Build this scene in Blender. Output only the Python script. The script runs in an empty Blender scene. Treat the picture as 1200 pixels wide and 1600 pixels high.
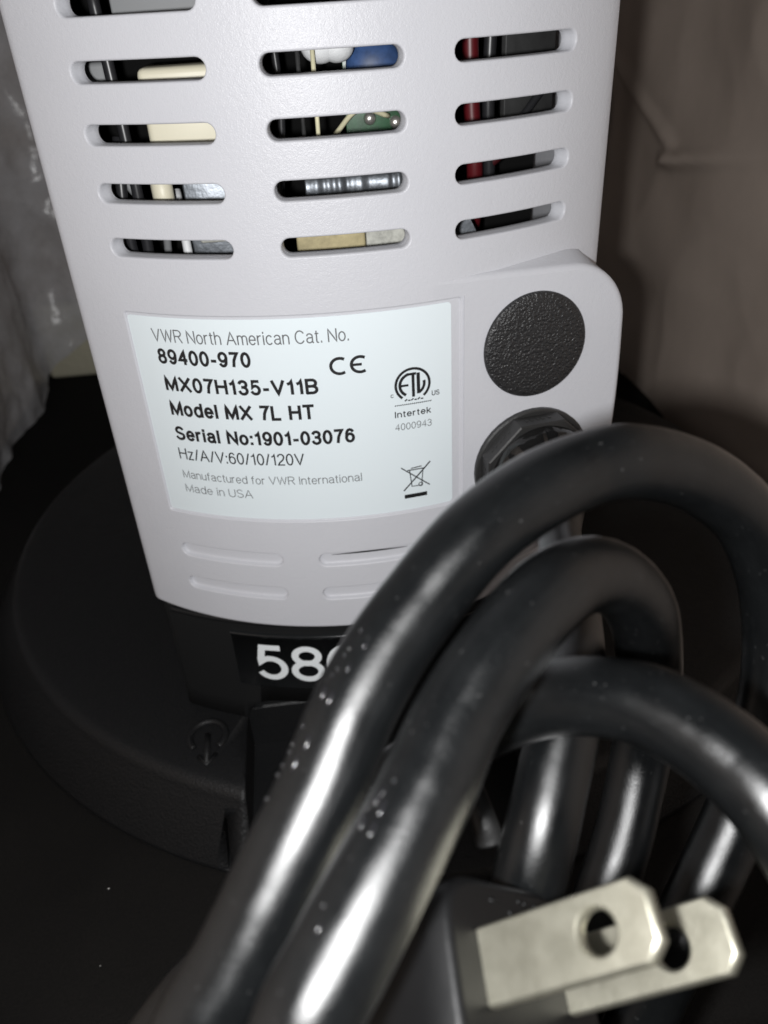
import bpy, bmesh, math, random
from mathutils import Vector, Matrix, noise
from mathutils.geometry import delaunay_2d_cdt

# ------------------------------------------------------------------ camera, world, light, exposure
MM = 0.001                      # everything below is written in millimetres, built in metres
scene = bpy.context.scene
cam_data = bpy.data.cameras.new('camera')
cam = bpy.data.objects.new('camera', cam_data)
scene.collection.objects.link(cam)
CAM = Vector((-8.604, -146.589, 184.114))
RIGHT = Vector((0.99171, -0.11766, -0.0517))
UP = Vector((0.10738, 0.53759, 0.83634))
FWD = Vector((0.07061, 0.83496, -0.54576))
m = Matrix((RIGHT, UP, -FWD)).transposed().to_4x4()
m.translation = CAM * MM
cam.matrix_world = m
cam_data.sensor_fit = 'VERTICAL'
cam_data.sensor_height = 5.0
cam_data.sensor_width = 5.0
cam_data.lens = 5.0 * 1251.42 / 1600
cam_data.clip_start = 0.003
cam_data.clip_end = 20
cam_data.dof.use_dof = True
cam_data.dof.focus_distance = 0.138
cam_data.dof.aperture_fstop = 3.5
cam_data.dof.aperture_blades = 0
scene.camera = cam

world = bpy.data.worlds.new('World')
scene.world = world
world.use_nodes = True
world.node_tree.nodes['Background'].inputs[0].default_value = (0.98, 0.98, 1.0, 1)
world.node_tree.nodes['Background'].inputs[1].default_value = 0.032

flash_data = bpy.data.lights.new('phone_flash', 'POINT')
flash_data.energy = 1.25
flash_data.shadow_soft_size = 0.0026
flash_data.color = (1.0, 1.0, 1.0)
flash = bpy.data.objects.new('phone_flash', flash_data)
flash.location = (CAM + RIGHT * -9.5 + UP * -4.5 - FWD * 1.0) * MM
scene.collection.objects.link(flash)

vs = scene.view_settings
vs.view_transform = 'Standard'
vs.look = 'None'
vs.exposure = 0.0
vs.gamma = 1.0
vs.use_curve_mapping = False
scene.render.engine = 'CYCLES'
scene.cycles.use_denoising = True
scene.cycles.max_bounces = 8
scene.cycles.transparent_max_bounces = 12
scene.cycles.sample_clamp_indirect = 6.0

random.seed(7)
COL = scene.collection

# ------------------------------------------------------------------ materials
def new_mat(name):
    mt = bpy.data.materials.new(name)
    mt.use_nodes = True
    nt = mt.node_tree
    return mt, nt, nt.nodes['Principled BSDF']

def nd(nt, kind, **kw):
    n = nt.nodes.new(kind)
    for k, v in kw.items():
        if k in n.inputs:
            n.inputs[k].default_value = v
        else:
            setattr(n, k, v)
    return n

def ramp(nt, src, stops):
    r = nt.nodes.new('ShaderNodeValToRGB')
    el = r.color_ramp.elements
    while len(el) < len(stops):
        el.new(0.5)
    for e, (p, c) in zip(el, stops):
        e.position = p
        e.color = c if len(c) == 4 else (*c, 1)
    nt.links.new(src, r.inputs[0])
    return r

def simple(name, col, rough=0.5, metal=0.0, spec=0.5, nscale=None, nstr=0.0, ndist=0.0001,
           var=0.0, vscale=60, rvar=0.0, rscale=200, coat=0.0):
    """Principled with optional fine relief, colour mottling and uneven gloss (object space, metres)."""
    mt, nt, b = new_mat(name)
    b.inputs['Base Color'].default_value = (*col, 1)
    b.inputs['Roughness'].default_value = rough
    b.inputs['Metallic'].default_value = metal
    b.inputs['Specular IOR Level'].default_value = spec
    b.inputs['Coat Weight'].default_value = coat
    tc = nd(nt, 'ShaderNodeTexCoord')
    if nscale:
        n = nd(nt, 'ShaderNodeTexNoise', Scale=nscale, Detail=3.0, Roughness=0.6)
        nt.links.new(tc.outputs['Object'], n.inputs['Vector'])
        bp = nd(nt, 'ShaderNodeBump', Strength=nstr, Distance=ndist)
        nt.links.new(n.outputs[0], bp.inputs['Height'])
        nt.links.new(bp.outputs[0], b.inputs['Normal'])
    if var:
        n2 = nd(nt, 'ShaderNodeTexNoise', Scale=vscale, Detail=5.0, Roughness=0.6)
        nt.links.new(tc.outputs['Object'], n2.inputs['Vector'])
        r = ramp(nt, n2.outputs[0], [(0.3, tuple(c * (1 - var) for c in col)), (0.7, tuple(min(1, c * (1 + var)) for c in col))])
        nt.links.new(r.outputs[0], b.inputs['Base Color'])
    if rvar:
        n3 = nd(nt, 'ShaderNodeTexNoise', Scale=rscale, Detail=4.0)
        nt.links.new(tc.outputs['Object'], n3.inputs['Vector'])
        mr = nd(nt, 'ShaderNodeMapRange')
        mr.inputs['To Min'].default_value = max(0.03, rough - rvar)
        mr.inputs['To Max'].default_value = rough + rvar
        nt.links.new(n3.outputs[0], mr.inputs[0])
        nt.links.new(mr.outputs[0], b.inputs['Roughness'])
    return mt

def grey_plastic_mat():
    mt, nt, b = new_mat('grey_plastic')
    b.inputs['Base Color'].default_value = (0.50, 0.507, 0.526, 1)
    b.inputs['Roughness'].default_value = 0.36
    b.inputs['Specular IOR Level'].default_value = 0.34
    b.inputs['Diffuse Roughness'].default_value = 0.18
    tc = nd(nt, 'ShaderNodeTexCoord')
    # moulded spark texture: fine pits, slightly coarser orange peel
    n1 = nd(nt, 'ShaderNodeTexNoise', Scale=3800.0, Detail=2.0, Roughness=0.7)
    n2 = nd(nt, 'ShaderNodeTexNoise', Scale=1100.0, Detail=2.0, Roughness=0.6)
    for n in (n1, n2):
        nt.links.new(tc.outputs['Object'], n.inputs['Vector'])
    mx = nd(nt, 'ShaderNodeMath', operation='ADD')
    nt.links.new(n1.outputs[0], mx.inputs[0])
    nt.links.new(n2.outputs[0], mx.inputs[1])
    bp = nd(nt, 'ShaderNodeBump', Strength=0.8, Distance=0.00008)
    nt.links.new(mx.outputs[0], bp.inputs['Height'])
    nt.links.new(bp.outputs[0], b.inputs['Normal'])
    n3 = nd(nt, 'ShaderNodeTexNoise', Scale=25.0, Detail=5.0)
    nt.links.new(tc.outputs['Object'], n3.inputs['Vector'])
    r = ramp(nt, n3.outputs[0], [(0.3, (0.478, 0.483, 0.514)), (0.7, (0.510, 0.515, 0.546))])
    nt.links.new(r.outputs[0], b.inputs['Base Color'])
    return mt

def cable_mat():
    mt, nt, b = new_mat('black_cable_jacket')
    b.inputs['Specular IOR Level'].default_value = 0.5
    tc = nd(nt, 'ShaderNodeTexCoord')
    uv = nd(nt, 'ShaderNodeUVMap')
    # extrusion streaks running along the jacket (u = around, v = along)
    mp = nd(nt, 'ShaderNodeMapping')
    mp.inputs['Scale'].default_value = (14.0, 1.2, 1.0)
    nt.links.new(uv.outputs[0], mp.inputs[0])
    st = nd(nt, 'ShaderNodeTexNoise', Scale=3.0, Detail=4.0, Roughness=0.65)
    nt.links.new(mp.outputs[0], st.inputs['Vector'])
    fine = nd(nt, 'ShaderNodeTexNoise', Scale=3000.0, Detail=3.0, Roughness=0.75)
    scuff = nd(nt, 'ShaderNodeTexNoise', Scale=130.0, Detail=6.0, Roughness=0.7)
    for n in (fine, scuff):
        nt.links.new(tc.outputs['Object'], n.inputs['Vector'])
    add = nd(nt, 'ShaderNodeMath', operation='MULTIPLY_ADD')
    add.inputs[1].default_value = 0.45
    nt.links.new(st.outputs[0], add.inputs[0])
    nt.links.new(scuff.outputs[0], add.inputs[2])
    mr = nd(nt, 'ShaderNodeMapRange')
    mr.inputs['From Min'].default_value = 0.35
    mr.inputs['From Max'].default_value = 1.05
    mr.inputs['To Min'].default_value = 0.33
    mr.inputs['To Max'].default_value = 0.47
    nt.links.new(add.outputs[0], mr.inputs[0])
    r = ramp(nt, add.outputs[0], [(0.40, (0.0020, 0.0022, 0.0024)), (1.05, (0.0046, 0.0050, 0.0053))])
    dust = nd(nt, 'ShaderNodeTexNoise', Scale=2300.0, Detail=2.0, Roughness=0.4)
    nt.links.new(tc.outputs['Object'], dust.inputs['Vector'])
    dr = ramp(nt, dust.outputs[0], [(0.72, (0, 0, 0)), (0.78, (1, 1, 1))])
    mixc = nd(nt, 'ShaderNodeMix', data_type='RGBA')
    nt.links.new(dr.outputs[0], mixc.inputs[0])
    nt.links.new(r.outputs[0], mixc.inputs[6])
    mixc.inputs[7].default_value = (0.03, 0.03, 0.03, 1)
    h = nd(nt, 'ShaderNodeMath', operation='MULTIPLY_ADD')
    h.inputs[1].default_value = 0.35
    nt.links.new(st.outputs[0], h.inputs[0])
    nt.links.new(fine.outputs[0], h.inputs[2])
    bp = nd(nt, 'ShaderNodeBump', Strength=0.42, Distance=0.00006)
    nt.links.new(h.outputs[0], bp.inputs['Height'])
    dif = nd(nt, 'ShaderNodeBsdfDiffuse')
    glo = nd(nt, 'ShaderNodeBsdfAnisotropic', distribution='BECKMANN')
    fre = nd(nt, 'ShaderNodeFresnel', IOR=1.56)
    mx = nd(nt, 'ShaderNodeMixShader')
    nt.links.new(mixc.outputs[2], dif.inputs['Color'])
    nt.links.new(mr.outputs[0], glo.inputs['Roughness'])
    for n in (dif, glo, fre):
        nt.links.new(bp.outputs[0], n.inputs['Normal'])
    nt.links.new(fre.outputs[0], mx.inputs[0])
    nt.links.new(dif.outputs[0], mx.inputs[1])
    nt.links.new(glo.outputs[0], mx.inputs[2])
    nt.links.new(mx.outputs[0], nt.nodes['Material Output'].inputs['Surface'])
    nt.nodes.remove(b)
    return mt

def leather_mat():
    mt, nt, b = new_mat('black_grained_cap')
    b.inputs['Base Color'].default_value = (0.019, 0.019, 0.020, 1)
    b.inputs['Roughness'].default_value = 0.34
    tc = nd(nt, 'ShaderNodeTexCoord')
    wn = nd(nt, 'ShaderNodeTexNoise', Scale=900.0, Detail=2.0)
    nt.links.new(tc.outputs['Object'], wn.inputs['Vector'])
    mixv = nd(nt, 'ShaderNodeMix', data_type='VECTOR')
    mixv.inputs['Factor'].default_value = 0.0006
    nt.links.new(tc.outputs['Object'], mixv.inputs['A'])
    nt.links.new(wn.outputs['Color'], mixv.inputs['B'])
    v = nd(nt, 'ShaderNodeTexVoronoi', Scale=2000.0, feature='SMOOTH_F1')
    nt.links.new(mixv.outputs['Result'], v.inputs['Vector'])
    n1 = nd(nt, 'ShaderNodeTexNoise', Scale=1800.0, Detail=3.0, Roughness=0.6)
    nt.links.new(tc.outputs['Object'], n1.inputs['Vector'])
    ad = nd(nt, 'ShaderNodeMath', operation='ADD')
    nt.links.new(v.outputs['Distance'], ad.inputs[0])
    nt.links.new(n1.outputs[0], ad.inputs[1])
    bp = nd(nt, 'ShaderNodeBump', Strength=1.0, Distance=0.00026)
    nt.links.new(ad.outputs[0], bp.inputs['Height'])
    nt.links.new(bp.outputs[0], b.inputs['Normal'])
    return mt

def film_mat(name, col, alpha, rough, bump=0.0, av=0.18, sc=45.0):
    """Plastic film: part of the light passes straight through, the rest is a soft glossy grey."""
    mt, nt, b = new_mat(name)
    b.inputs['Base Color'].default_value = (*col, 1)
    b.inputs['Roughness'].default_value = rough
    b.inputs['Specular IOR Level'].default_value = 0.6
    tc = nd(nt, 'ShaderNodeTexCoord')
    n = nd(nt, 'ShaderNodeTexNoise', Scale=sc, Detail=6.0, Roughness=0.65)
    nt.links.new(tc.outputs['Object'], n.inputs['Vector'])
    mr = nd(nt, 'ShaderNodeMapRange')
    mr.inputs['From Min'].default_value = 0.3
    mr.inputs['From Max'].default_value = 0.7
    mr.inputs['To Min'].default_value = max(0, alpha - av)
    mr.inputs['To Max'].default_value = min(1, alpha + av)
    nt.links.new(n.outputs[0], mr.inputs[0])
    nt.links.new(mr.outputs[0], b.inputs['Alpha'])
    bp = nd(nt, 'ShaderNodeBump', Strength=bump, Distance=0.002)
    nt.links.new(n.outputs[0], bp.inputs['Height'])
    nt.links.new(bp.outputs[0], b.inputs['Normal'])
    return mt

def floor_mat():
    mt, nt, b = new_mat('black_foam')
    b.inputs['Roughness'].default_value = 0.9
    b.inputs['Specular IOR Level'].default_value = 0.2
    tc = nd(nt, 'ShaderNodeTexCoord')
    n1 = nd(nt, 'ShaderNodeTexNoise', Scale=1500.0, Detail=3.0, Roughness=0.7)
    n2 = nd(nt, 'ShaderNodeTexNoise', Scale=18.0, Detail=5.0)
    for n in (n1, n2):
        nt.links.new(tc.outputs['Object'], n.inputs['Vector'])
    ad = nd(nt, 'ShaderNodeMath', operation='MULTIPLY')
    nt.links.new(n1.outputs[0], ad.inputs[0])
    nt.links.new(n2.outputs[0], ad.inputs[1])
    r = ramp(nt, ad.outputs[0], [(0.12, (0.003, 0.0027, 0.0025)), (0.45, (0.010, 0.009, 0.0082))])
    nt.links.new(r.outputs[0], b.inputs['Base Color'])
    bp = nd(nt, 'ShaderNodeBump', Strength=0.5, Distance=0.0005)
    nt.links.new(n1.outputs[0], bp.inputs['Height'])
    nt.links.new(bp.outputs[0], b.inputs['Normal'])
    return mt

def board_mat(name, c0, c1):
    mt, nt, b = new_mat(name)
    b.inputs['Roughness'].default_value = 0.7
    tc = nd(nt, 'ShaderNodeTexCoord')
    n2 = nd(nt, 'ShaderNodeTexNoise', Scale=14.0, Detail=6.0, Roughness=0.6)
    nt.links.new(tc.outputs['Object'], n2.inputs['Vector'])
    r = ramp(nt, n2.outputs[0], [(0.3, c0), (0.7, c1)])
    nt.links.new(r.outputs[0], b.inputs['Base Color'])
    return mt

def blade_mat():
    mt, nt, b = new_mat('nickel_plated_brass')
    b.inputs['Metallic'].default_value = 0.88
    b.inputs['Specular IOR Level'].default_value = 0.6
    tc = nd(nt, 'ShaderNodeTexCoord')
    n2 = nd(nt, 'ShaderNodeTexNoise', Scale=420.0, Detail=5.0, Roughness=0.6)
    nt.links.new(tc.outputs['Object'], n2.inputs['Vector'])
    r = ramp(nt, n2.outputs[0], [(0.3, (0.285, 0.274, 0.220)), (0.7, (0.335, 0.323, 0.266))])
    nt.links.new(r.outputs[0], b.inputs['Base Color'])
    mr = nd(nt, 'ShaderNodeMapRange')
    mr.inputs['To Min'].default_value = 0.36
    mr.inputs['To Max'].default_value = 0.50
    nt.links.new(n2.outputs[0], mr.inputs[0])
    nt.links.new(mr.outputs[0], b.inputs['Roughness'])
    n1 = nd(nt, 'ShaderNodeTexNoise', Scale=2500.0, Detail=2.0)
    nt.links.new(tc.outputs['Object'], n1.inputs['Vector'])
    bp = nd(nt, 'ShaderNodeBump', Strength=0.2, Distance=0.00008)
    nt.links.new(n1.outputs[0], bp.inputs['Height'])
    nt.links.new(bp.outputs[0], b.inputs['Normal'])
    return mt

M = dict(
    grey=grey_plastic_mat(), cable=cable_mat(), leather=leather_mat(), blade=blade_mat(),
    label=simple('white_label', (0.655, 0.72, 0.75), 0.32, spec=0.45, nscale=700, nstr=0.06, ndist=0.00005),
    ink=simple('black_ink', (0.009, 0.009, 0.010), 0.5),
    ink_thin=simple('grey_ink', (0.12, 0.125, 0.13), 0.5),
    base=simple('black_base_plastic', (0.0092, 0.0095, 0.0102), 0.42, spec=0.34, nscale=1500, nstr=1.0, ndist=0.00022, rvar=0.06),
    neck=simple('black_neck_plastic', (0.011, 0.0115, 0.012), 0.5, spec=0.3, nscale=1900, nstr=0.6, ndist=0.0001),
    panel=simple('black_gloss_panel', (0.012, 0.013, 0.014), 0.22, spec=0.5),
    digit=simple('white_digit', (0.82, 0.86, 0.88), 0.5),
    gland=simple('black_nylon', (0.020, 0.020, 0.020), 0.42, spec=0.5, nscale=1600, nstr=0.35, ndist=0.0001),
    gland_gloss=simple('black_gloss_nylon', (0.008, 0.008, 0.008), 0.10, spec=0.6, nscale=260, nstr=0.5, ndist=0.0005),
    rubber=simple('black_plug_rubber', (0.0022, 0.0023, 0.0026), 0.45, spec=0.32, nscale=900, nstr=0.2, ndist=0.0001, rvar=0.08),
    cream=simple('cream_plastic', (0.68, 0.64, 0.50), 0.45),
    steel=simple('dull_steel', (0.20, 0.215, 0.235), 0.45, metal=0.9, nscale=350, nstr=0.4, ndist=0.0004, var=0.3, vscale=260),
    pin=simple('tin_pin', (0.85, 0.80, 0.55), 0.4, metal=0.2),
    silicone=simple('white_silicone', (0.70, 0.71, 0.72), 0.5, nscale=300, nstr=0.4, ndist=0.0006),
    blue=simple('blue_coating', (0.035, 0.075, 0.19), 0.5, var=0.5, vscale=250),
    pcb=simple('green_board', (0.006, 0.06, 0.018), 0.35, var=0.4, vscale=500),
    solder=simple('solder', (0.62, 0.60, 0.56), 0.3, metal=0.8, nscale=600, nstr=0.5, ndist=0.0003),
    tan=simple('tan_fibre_block', (0.40, 0.34, 0.19), 0.7, nscale=500, nstr=0.5, ndist=0.0003, var=0.25, vscale=350),
    stone=simple('grey_mineral_block', (0.42, 0.42, 0.38), 0.75, nscale=700, nstr=0.5, ndist=0.0003, var=0.25, vscale=900),
    shield=simple('matt_grey_sheet', (0.20, 0.205, 0.21), 0.6),
    gloss=simple('glossy_raised_rubber', (0.006, 0.006, 0.007), 0.2, spec=0.55),
    darkred=simple('dark_red_wire', (0.05, 0.006, 0.008), 0.45),
    red=simple('red_wire', (0.09, 0.006, 0.009), 0.4),
    blackwire=simple('black_wire', (0.02, 0.02, 0.022), 0.35),
    inner=simple('black_inside', (0.006, 0.006, 0.006), 0.9, spec=0.1),
    darkmetal=simple('dark_grey_metal', (0.05, 0.05, 0.05), 0.6, metal=0.4, var=0.3, vscale=200),
    floor=floor_mat(),
    board=board_mat('brown_cardboard', (0.42, 0.355, 0.31), (0.52, 0.445, 0.39)),
    film_l=film_mat('clear_film', (0.80, 0.80, 0.83), 0.56, 0.17, 0.6),
    film_r=film_mat('smoky_film', (0.80, 0.67, 0.575), 0.70, 0.27, 0.05, 0.06, 20.0),
    foam=simple('cream_foam', (0.60, 0.57, 0.44), 0.8, nscale=300, nstr=0.6, ndist=0.001),
    tie=simple('black_tie_plastic', (0.012, 0.012, 0.012), 0.42, nscale=500, nstr=0.4, ndist=0.0003),
    lint=simple('pale_lint', (0.75, 0.74, 0.72), 0.9),
)

# ------------------------------------------------------------------ mesh helpers
class MB:
    """Collects vertices (mm) and faces; build() links ONE mesh object."""
    def __init__(self):
        self.v, self.f, self.smooth = [], [], []
        self.uv = {}
    def add(self, vs, fs, smooth=True):
        o = len(self.v)
        self.v += [tuple(p) for p in vs]
        self.f += [tuple(i + o for i in f) for f in fs]
        self.smooth += [smooth] * len(fs)
        return o
    def rings(self, rings, closed=True, smooth=True, cap0=False, cap1=False):
        n = len(rings[0])
        vs = [p for r in rings for p in r]
        fs = []
        for i in range(len(rings) - 1):
            for j in range(n if closed else n - 1):
                k = (j + 1) % n
                fs.append((i * n + j, i * n + k, (i + 1) * n + k, (i + 1) * n + j))
        o = self.add(vs, fs, smooth)
        if cap0:
            self.f.append(tuple(o + j for j in reversed(range(n)))); self.smooth.append(False)
        if cap1:
            b = o + (len(rings) - 1) * n
            self.f.append(tuple(b + j for j in range(n))); self.smooth.append(False)
        return o
    def box(self, c, h, axes=None, bevel=0.0):
        ax = axes or (Vector((1, 0, 0)), Vector((0, 1, 0)), Vector((0, 0, 1)))
        c = Vector(c)
        bv = min(bevel, min(h) * 0.45)
        if bv <= 0:
            vs = [c + ax[0] * h[0] * sx + ax[1] * h[1] * sy + ax[2] * h[2] * sz for sz in (-1, 1) for sy in (-1, 1) for sx in (-1, 1)]
            self.add(vs, [(0, 2, 3, 1), (4, 5, 7, 6), (0, 1, 5, 4), (2, 6, 7, 3), (0, 4, 6, 2), (1, 3, 7, 5)], False)
            return
        bm = bmesh.new()
        bmesh.ops.create_cube(bm, size=2)
        for v in bm.verts:
            v.co = Vector((v.co.x * h[0], v.co.y * h[1], v.co.z * h[2]))
        bmesh.ops.bevel(bm, geom=bm.edges[:], offset=bv, segments=3, profile=0.5, affect='EDGES')
        bm.verts.index_update()
        self.add([c + ax[0] * v.co.x + ax[1] * v.co.y + ax[2] * v.co.z for v in bm.verts],
                 [tuple(v.index for v in f.verts) for f in bm.faces], True)
        bm.free()
    def tube(self, path, r, n=16, cap=True):
        fr = frames(path)
        rings = []
        for i, (p, a, b) in enumerate(fr):
            rr = r[i] if isinstance(r, (list, tuple)) else r
            rings.append([p + a * (rr * math.cos(2 * math.pi * k / n)) + b * (rr * math.sin(2 * math.pi * k / n)) for k in range(n)])
        self.rings(rings, cap0=cap, cap1=cap)
    def ellipsoid(self, c, ax, rad, nu=12, nv=8):
        c = Vector(c)
        rings = []
        for i in range(nv + 1):
            t = math.pi * i / nv
            s, z = max(0.02, math.sin(t)), math.cos(t)
            rings.append([c + ax[0] * (rad[0] * s * math.cos(2 * math.pi * k / nu)) + ax[1] * (rad[1] * s * math.sin(2 * math.pi * k / nu)) + ax[2] * (rad[2] * z) for k in range(nu)])
        self.rings(rings, cap0=True, cap1=True)
    def build(self, name, mat, parent=None, loc=None):
        me = bpy.data.meshes.new(name)
        o0 = Vector(loc) if loc is not None else Vector((0, 0, 0))
        me.from_pydata([tuple((Vector(p) - o0) * MM) for p in self.v], [], self.f)
        me.polygons.foreach_set('use_smooth', self.smooth)
        bm = bmesh.new(); bm.from_mesh(me)
        bmesh.ops.recalc_face_normals(bm, faces=bm.faces[:])
        bm.to_mesh(me); bm.free()
        me.materials.append(M[mat])
        ob = bpy.data.objects.new(name, me)
        COL.objects.link(ob)
        if parent is not None:
            ob.parent = parent
            ob.matrix_parent_inverse = Matrix.Identity(4)
            # parents sit at known spots: keep world placement
            ob.location = o0 * MM - world_loc(parent)
        else:
            ob.location = o0 * MM
        return ob

def world_loc(ob):
    p = Vector((0, 0, 0))
    while ob is not None:
        p += Vector(ob.location)
        ob = ob.parent
    return p

def tag(o, label, cat=None, group=None, kind=None):
    if label: o['label'] = label
    if cat: o['category'] = cat
    if group: o['group'] = group
    if kind: o['kind'] = kind
    return o

def empty(name, loc):
    o = bpy.data.objects.new(name, None)
    o.empty_display_size = 0.01
    COL.objects.link(o)
    o.location = Vector(loc) * MM
    return o

def frames(path):
    P = [Vector(p) for p in path]
    out = []
    t0 = (P[1] - P[0]).normalized()
    a = t0.orthogonal().normalized()
    for i, p in enumerate(P):
        t = (P[min(i + 1, len(P) - 1)] - P[max(i - 1, 0)]).normalized()
        a = (a - t * a.dot(t)).normalized()
        out.append((p, a, t.cross(a)))
    return out

def spline(P, n=12):
    P = [Vector(p) for p in P]
    Q = [2 * P[0] - P[1]] + P + [2 * P[-1] - P[-2]]
    out = []
    for i in range(1, len(Q) - 2):
        p0, p1, p2, p3 = Q[i - 1:i + 3]
        t1 = (p1 - p0).length ** .5
        t2 = t1 + (p2 - p1).length ** .5
        t3 = t2 + (p3 - p2).length ** .5
        for k in range(n):
            t = t1 + (t2 - t1) * k / n
            a1 = p0 * ((t1 - t) / t1) + p1 * (t / t1)
            a2 = p1 * ((t2 - t) / (t2 - t1)) + p2 * ((t - t1) / (t2 - t1))
            a3 = p2 * ((t3 - t) / (t3 - t2)) + p3 * ((t - t2) / (t3 - t2))
            b1 = a1 * ((t2 - t) / t2) + a2 * (t / t2)
            b2 = a2 * ((t3 - t) / (t3 - t1)) + a3 * ((t - t1) / (t3 - t1))
            out.append(b1 * ((t2 - t) / (t2 - t1)) + b2 * ((t - t1) / (t2 - t1)))
    out.append(P[-1])
    return out

def inside(poly, x, y):
    c = False
    n = len(poly)
    for i in range(n):
        x0, y0 = poly[i]; x1, y1 = poly[(i + 1) % n]
        if (y0 > y) != (y1 > y) and x < (x1 - x0) * (y - y0) / (y1 - y0) + x0:
            c = not c
    return c

def fill(outer, holes=(), pts=()):
    """Triangulate a flat outline with holes; returns 2-D verts and faces (outline verts keep their order first)."""
    vs, es = [], []
    for loop in (outer, *holes):
        o = len(vs)
        vs += [Vector((p[0], p[1])) for p in loop]
        es += [(o + i, o + (i + 1) % len(loop)) for i in range(len(loop))]
    vs += [Vector((p[0], p[1])) for p in pts]
    r = delaunay_2d_cdt(vs, es, [], 1, 1e-6)
    V = [(v.x, v.y) for v in r[0]]
    F = []
    for f in r[2]:
        cx = sum(V[i][0] for i in f) / len(f)
        cy = sum(V[i][1] for i in f) / len(f)
        if not inside(outer, cx, cy):
            continue
        if any(inside(h, cx, cy) for h in holes):
            continue
        F.append(tuple(f))
    return V, F

def rrect(x0, x1, y0, y1, r, n=6):
    out = []
    for cx, cy, a0 in ((x1 - r, y1 - r, 0), (x0 + r, y1 - r, 90), (x0 + r, y0 + r, 180), (x1 - r, y0 + r, 270)):
        for k in range(n + 1):
            a = math.radians(a0 + 90 * k / n)
            out.append((cx + r * math.cos(a), cy + r * math.sin(a)))
    return out

def densify(loop, step):
    out = []
    for i, p in enumerate(loop):
        q = loop[(i + 1) % len(loop)]
        d = math.hypot(q[0] - p[0], q[1] - p[1])
        k = max(1, int(d / step))
        out += [(p[0] + (q[0] - p[0]) * j / k, p[1] + (q[1] - p[1]) * j / k) for j in range(k)]
    return out

# ------------------------------------------------------------------ the box the mixer stands in
X0, X1, YB, YF, HW = -168.0, 168.0, 334.0, -260.0, 300.0
b = MB(); b.box((0, (YB + YF) / 2, -3), (X1 + 6, (YB - YF) / 2 + 6, 3))
tag(b.build('floor', 'floor', loc=(0, 30, 0)), 'black foam floor of the packing box under the mixer', kind='structure')
b = MB(); b.box((X0 - 2, (YB + YF) / 2, HW / 2), (2, (YB - YF) / 2, HW / 2))
tag(b.build('wall_left', 'board', loc=(X0 - 2, 30, 0)), 'brown cardboard box wall left of the mixer', kind='structure')
b = MB(); b.box((X1 + 2, (YB + YF) / 2, HW / 2), (2, (YB - YF) / 2, HW / 2))
tag(b.build('wall_right', 'board', loc=(X1 + 2, 30, 0)), 'brown cardboard box wall right of the mixer', kind='structure')
b = MB(); b.box((0, YB + 2.2, HW / 2), (X1 - 0.2, 2, HW / 2))
tag(b.build('wall_back', 'board', loc=(0, YB + 2, 0)), 'brown cardboard box wall behind the mixer', kind='structure')

def film(name, mat, fn, nu, nv, label, thick=0.06):
    mb = MB()
    vs = [fn(i / nu, j / nv) for j in range(nv + 1) for i in range(nu + 1)]
    fs = [(j * (nu + 1) + i, j * (nu + 1) + i + 1, (j + 1) * (nu + 1) + i + 1, (j + 1) * (nu + 1) + i) for j in range(nv) for i in range(nu)]
    mb.add(vs, fs)
    o = mb.build(name, mat, loc=fn(0.5, 0.0))
    return tag(o, label, 'plastic film')

def ridge(x, y, z, s, oct=4):
    v, a = 0.0, 1.0
    for k in range(oct):
        v += a * (1 - abs(noise.noise(Vector((x * s, y * s, z * s))))) ** 2
        s *= 2.1; a *= 0.5
    return v / 1.9

def left_film(u, v):
    # along the left wall, round the back corner, a little way along the back wall
    t = u * 440
    cr = 26.0
    l1 = 300 - cr
    if t < l1:
        px_, py_, nx, ny = -163.0, 20 + t, 1, 0
    elif t < l1 + cr * math.pi / 2:
        a = (t - l1) / cr
        px_, py_, nx, ny = -163.0 + cr * (1 - math.cos(a)), 20 + l1 + cr * math.sin(a), math.cos(a), -math.sin(a)
    else:
        px_, py_, nx, ny = -163.0 + cr + (t - l1 - cr * math.pi / 2), 20 + l1 + cr, 0, -1
    back = max(0.0, min(1.0, (t - 250) / 130))
    z0 = 0.8 + 62 * back ** 1.5
    z = z0 + (272 - z0) * v
    off = 9 * ridge(0.3, t, z, 0.012) + 7 * noise.noise(Vector((t * 0.022, z * 0.016, 3.1))) + 3.0 * ridge(5.1, t, z, 0.035, 2) - 4
    off = max(off, -2.5)
    return Vector((px_ + nx * off, py_ + ny * off, z))
film('plastic_bag', 'film_l', left_film, 170, 120, 'crumpled clear plastic film against the left box wall')

def right_film(u, v):
    y = -40 + 345 * u
    z = 0.8 + 265 * v
    x = 164 - 4.5 * ridge(7.7, y, z, 0.007, 3) - 6 * noise.noise(Vector((y * 0.013, z * 0.02, 8.2)))
    # a hard fold that runs level and one that climbs away from it towards the back
    fy = 226 - y
    if fy > -14:
        k = min(1.0, (fy + 14) / 20)
        x -= 8.0 * k * math.exp(-max(0, fy - 12) / 32.0) * math.exp(-((z - (113 + fy * 0.17)) / 3.2) ** 2)
    d = (z - (118 + (y - 222) * 0.40))
    if y > 215:
        x -= 2.2 * math.exp(-(d / 4.0) ** 2) * min(1, (y - 215) / 10)
    return Vector((min(x, 166.5), y, z))
film('plastic_liner', 'film_r', right_film, 130, 120, 'smoky plastic film with a sharp fold against the right box wall')

b = MB(); b.box((-118, 325, 22), (45, 8.5, 21.9), bevel=3)
tag(b.build('foam_block', 'foam', loc=(-118, 325, 0)), 'cream foam block in the back left corner of the box', 'foam block')

# ------------------------------------------------------------------ the mixer
mixer = empty('laboratory_mixer', (0, 60, 0))
tag(mixer, 'pale grey laboratory mixer with vents and white rating label on a round black base', 'laboratory mixer')

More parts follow.
